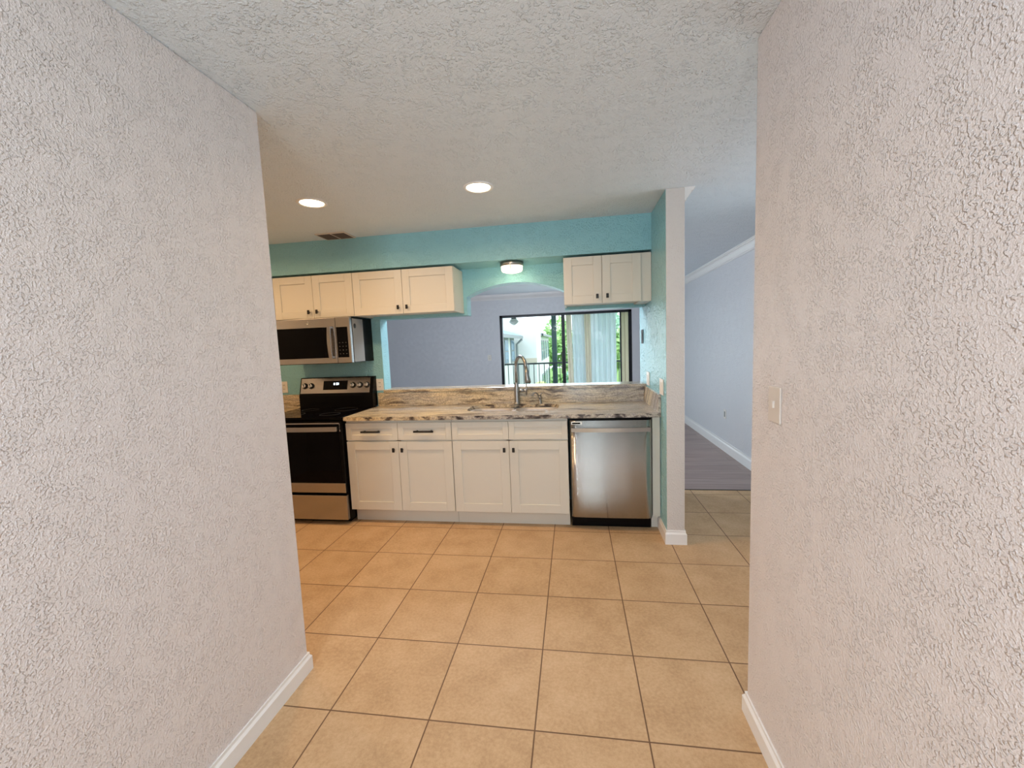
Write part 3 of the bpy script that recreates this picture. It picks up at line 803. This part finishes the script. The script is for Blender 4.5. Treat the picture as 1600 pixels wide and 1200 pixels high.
def win_x(x, y0, y1, z0, z1, r):
    b = MB(); b.box(x, x+.04, y0-.08, y1+.08, z0-.08, z1+.08); w = b.build('window', M_wt, r)
    b = MB(); b.box(x+.03, x+.05, y0, y1, z0, (z0+z1)/2-.02); b.box(x+.03, x+.05, y0, y1, (z0+z1)/2+.02, z1); b.build('pane', M_win, w)
wa = wing('apartment_wing', -9.0, -2.3, 8.2, 14.4, 1.80, 'nearer wing of the pale apartment building beyond the railing')
for y in (8.9, 11.7, 13.3): win_x(-2.3, y, y+.75, .78, 1.62, wa)
for y in (8.9, 11.7, 13.3): win_x(-2.3, y, y+.75, -1.9, -.9, wa)
b = MB(); b.tube([(-1.97, 14.5, 1.66), (-2.2, 14.48, 1.45), (-2.24, 14.46, -3)], .05, 8); b.build('downspout', M_wt, wa)
wt = thing('stair_tower', (-5, 17, -3), 'tall blank wall section of the apartment building behind its nearer wing', 'building', 'neighbouring apartment wings')
b = MB(); b.prism([(-8, -3), (-1.42, -3), (-1.42, 2.33), (-2.3, 2.62), (-8, 2.9)], 'y', 15.0, 17.9); b.build('building_wall', M_stucco, wt)
b = MB(); b.box(-2.29, -1.40, 14.96, 15.0, .62, .82); b.build('ledge_band', M_stucco2, wt)
wb = wing('apartment_wing', -8, -1.62, 18.4, 28, 1.95, 'farther wing of the apartment building with a row of tall windows', over=.3)
for y in (18.9, 20.6, 22.3, 24.2, 26.4):
    win_x(-1.62, y, y+.8, .55, 1.55, wb); win_x(-1.62, y, y+.8, -1.6, -.4, wb)

# trees and shrubs
def leaf_mat(name, c1, c2):
    m = mat(name, c1, .6)
    oi = N(m, 'ShaderNodeTexCoord'); n = N(m, 'ShaderNodeTexNoise', Scale=2.5, Detail=2); L(m, oi.outputs['Object'], n.inputs['Vector'])
    r = ramp(m, [(.35, c1), (.65, c2)], n.outputs['Fac']); L(m, r.outputs['Color'], bsdf(m).inputs['Base Color'])
    return m
M_leaf = [leaf_mat('leaf_green', (.20, .42, .14), (.45, .66, .26)), leaf_mat('leaf_blue_green', (.20, .44, .32), (.40, .64, .46)), leaf_mat('leaf_yellow_green', (.42, .58, .20), (.70, .75, .40))]
M_bark = mat('bark', (.10, .08, .06), .9)
def tree(x, y, z0, h, w, kind, label, name='tree', n=1400, group='trees beyond the railing', trunk=True, leaf=.16):
    r = thing(name, (x, y, z0), label, 'tree' if name == 'tree' else 'shrub', group)
    b = MB(); bm = b.bm
    lobes = [(Vector((random.uniform(-.55, .55)*w, random.uniform(-.55, .55)*w, random.uniform(.3, .85)*h)), random.uniform(.28, .5)*w) for _ in range(9)]
    for _ in range(n):
        c, rr = random.choice(lobes)
        d = Vector((random.gauss(0, 1), random.gauss(0, 1), random.gauss(0, 1))).normalized()
        p = Vector((x, y, z0)) + c + d*rr*random.uniform(.6, 1.0)
        u = Vector((random.gauss(0, 1), random.gauss(0, 1), random.gauss(0, 1))).normalized(); v = u.orthogonal().normalized()
        s = leaf*random.uniform(.6, 1.3)
        bm.faces.new([bm.verts.new(p - u*s), bm.verts.new(p + v*s*.5), bm.verts.new(p + u*s), bm.verts.new(p - v*s*.5)])
    me = bpy.data.meshes.new('crown'); bm.to_mesh(me)
    for vt in me.vertices: vt.co -= r.location
    bm.free(); me.materials.append(M_leaf[kind]); o = bpy.data.objects.new('crown', me); COL.objects.link(o); o.parent = r
    b = MB(); b.tube([(x, y, z0), (x+.1, y, z0+h*.35), (x, y+.1, z0+h*.7)], [.05*w, .035*w, .015*w], 8); b.build('trunk', M_bark, r)
tree(.85, 13.0, -3, 6.6, 1.2, 1, 'tall blue-green tree directly right of the dark green balcony post', n=2200, leaf=.14)
tree(-.9, 36, -3, 7.4, 2.8, 0, 'green tree rising above the farther wing of the apartments', n=1600, leaf=.28)
tree(-8.5, 36, -3, 9.4, 3.6, 1, 'dark tree top above the roof of the nearer apartment wing', n=1600, leaf=.3)
tree(3.2, 20, -3, 6.0, 1.6, 0, 'green tree seen through the gap beside the wide sheer curtain', n=1600, leaf=.2)
tree(-.78, 10.4, -3, 3.7, .42, 2, 'yellow-green shrub behind the railing, left of the post', 'shrub', 1300, 'shrubs behind the railing', leaf=.08)
tree(-.15, 9.2, -3, 3.6, .42, 2, 'flowering shrub behind the railing, right of the post', 'shrub', 1300, 'shrubs behind the railing', leaf=.08)
tree(-.35, 17.0, -3, 3.4, .7, 0, 'green shrub below the windows of the farther apartment wing', 'shrub', 1200, 'shrubs behind the railing', leaf=.12)

# ------------------------------------------------------------------ world and lights
W = bpy.data.worlds.new('sky'); S.world = W; W.use_nodes = True
bgn = W.node_tree.nodes['Background']; bgn.inputs[0].default_value = (.82, .93, 1.0, 1); bgn.inputs[1].default_value = 2.7

def area(name, loc, rot, sx, sy, w, col):
    l = bpy.data.lights.new(name, 'AREA'); l.shape = 'RECTANGLE'; l.size = sx; l.size_y = sy; l.energy = w; l.color = col
    o = bpy.data.objects.new(name, l); COL.objects.link(o); o.location = loc; o.rotation_euler = rot
    return o
# daylight entering by the glazed hall door, and by the sliding door under the balcony ceiling
area('hall_daylight', ((DX0+DX1)/2, YH-.15, 1.1), (PI/2, 0, 0), .85, 2.0, 22, (.78, .95, 1))
area('balcony_daylight', (-.08, YF+.14, 1.03), (-PI/2, 0, 0), 2.2, 1.85, 19, (.76, .91, 1))
area('dining_fill', (LX+.16, -.45, 1.45), (PI/2, 0, PI/2), 1.1, 1.1, 3.5, (.84, .93, 1))  # added fill at the unseen window, brightens dining-side tiles and ceiling
# added hall fill lamp, unseen behind the viewer, to brighten walls and ceiling
hl = thing('added_hall_light', (-.5, -4.5, ZC), 'added flush-mount fill light on the hall ceiling, unseen behind the viewer', 'light')
b = MB(); b.lathe((-.5, -4.5, ZC), [(.15, 0), (.15, -.03), (.13, -.07), (.07, -.10), (0, -.108)], 32); b.build('glass_shade', M_lens2, hl)
l = bpy.data.lights.new('hall_fill_lamp', 'POINT'); l.energy = 69; l.color = (.87, .945, 1); l.shadow_soft_size = .16
lo = bpy.data.objects.new('hall_fill_lamp', l); COL.objects.link(lo); lo.parent = hl; lo.location = (0, 0, -.36)

# added fill light for the living room, unseen above the pass-through
ll = thing('added_living_light', (-.8, 1.6, ZC), 'added flush-mount fill light on the living room ceiling, unseen above the arch', 'light')
b = MB(); b.lathe((-.8, 1.6, ZC), [(.15, 0), (.15, -.03), (.13, -.07), (.07, -.10), (0, -.108)], 32); b.build('glass_shade', M_lens2, ll)
l = bpy.data.lights.new('living_fill_lamp', 'POINT'); l.energy = 72; l.color = (.87, .93, 1); l.shadow_soft_size = .16
lo = bpy.data.objects.new('living_fill_lamp', l); COL.objects.link(lo); lo.parent = ll; lo.location = (0, 0, -.2)

# ------------------------------------------------------------------ camera
cam = bpy.data.cameras.new('camera'); cam.sensor_width = 36; cam.lens = 36*643.727/1600; cam.clip_start = .02
co = bpy.data.objects.new('camera', cam); COL.objects.link(co)
Rr = [[0.988535, -0.148881, 0.025157], [0.14568, 0.984232, 0.100319], [-0.039696, -0.095504, 0.994637]]   # columns: right, forward, up
co.matrix_world = Matrix(((Rr[0][0], Rr[0][2], -Rr[0][1], .17938), (Rr[1][0], Rr[1][2], -Rr[1][1], -3.08195), (Rr[2][0], Rr[2][2], -Rr[2][1], 1.45382), (0, 0, 0, 1)))
S.camera = co
S.view_settings.view_transform = 'Standard'; S.view_settings.look = 'None'; S.view_settings.gamma = 1; S.view_settings.use_curve_mapping = False
S.view_settings.exposure = .08
S.cycles.use_denoising = True

S.cycles.max_bounces = 10
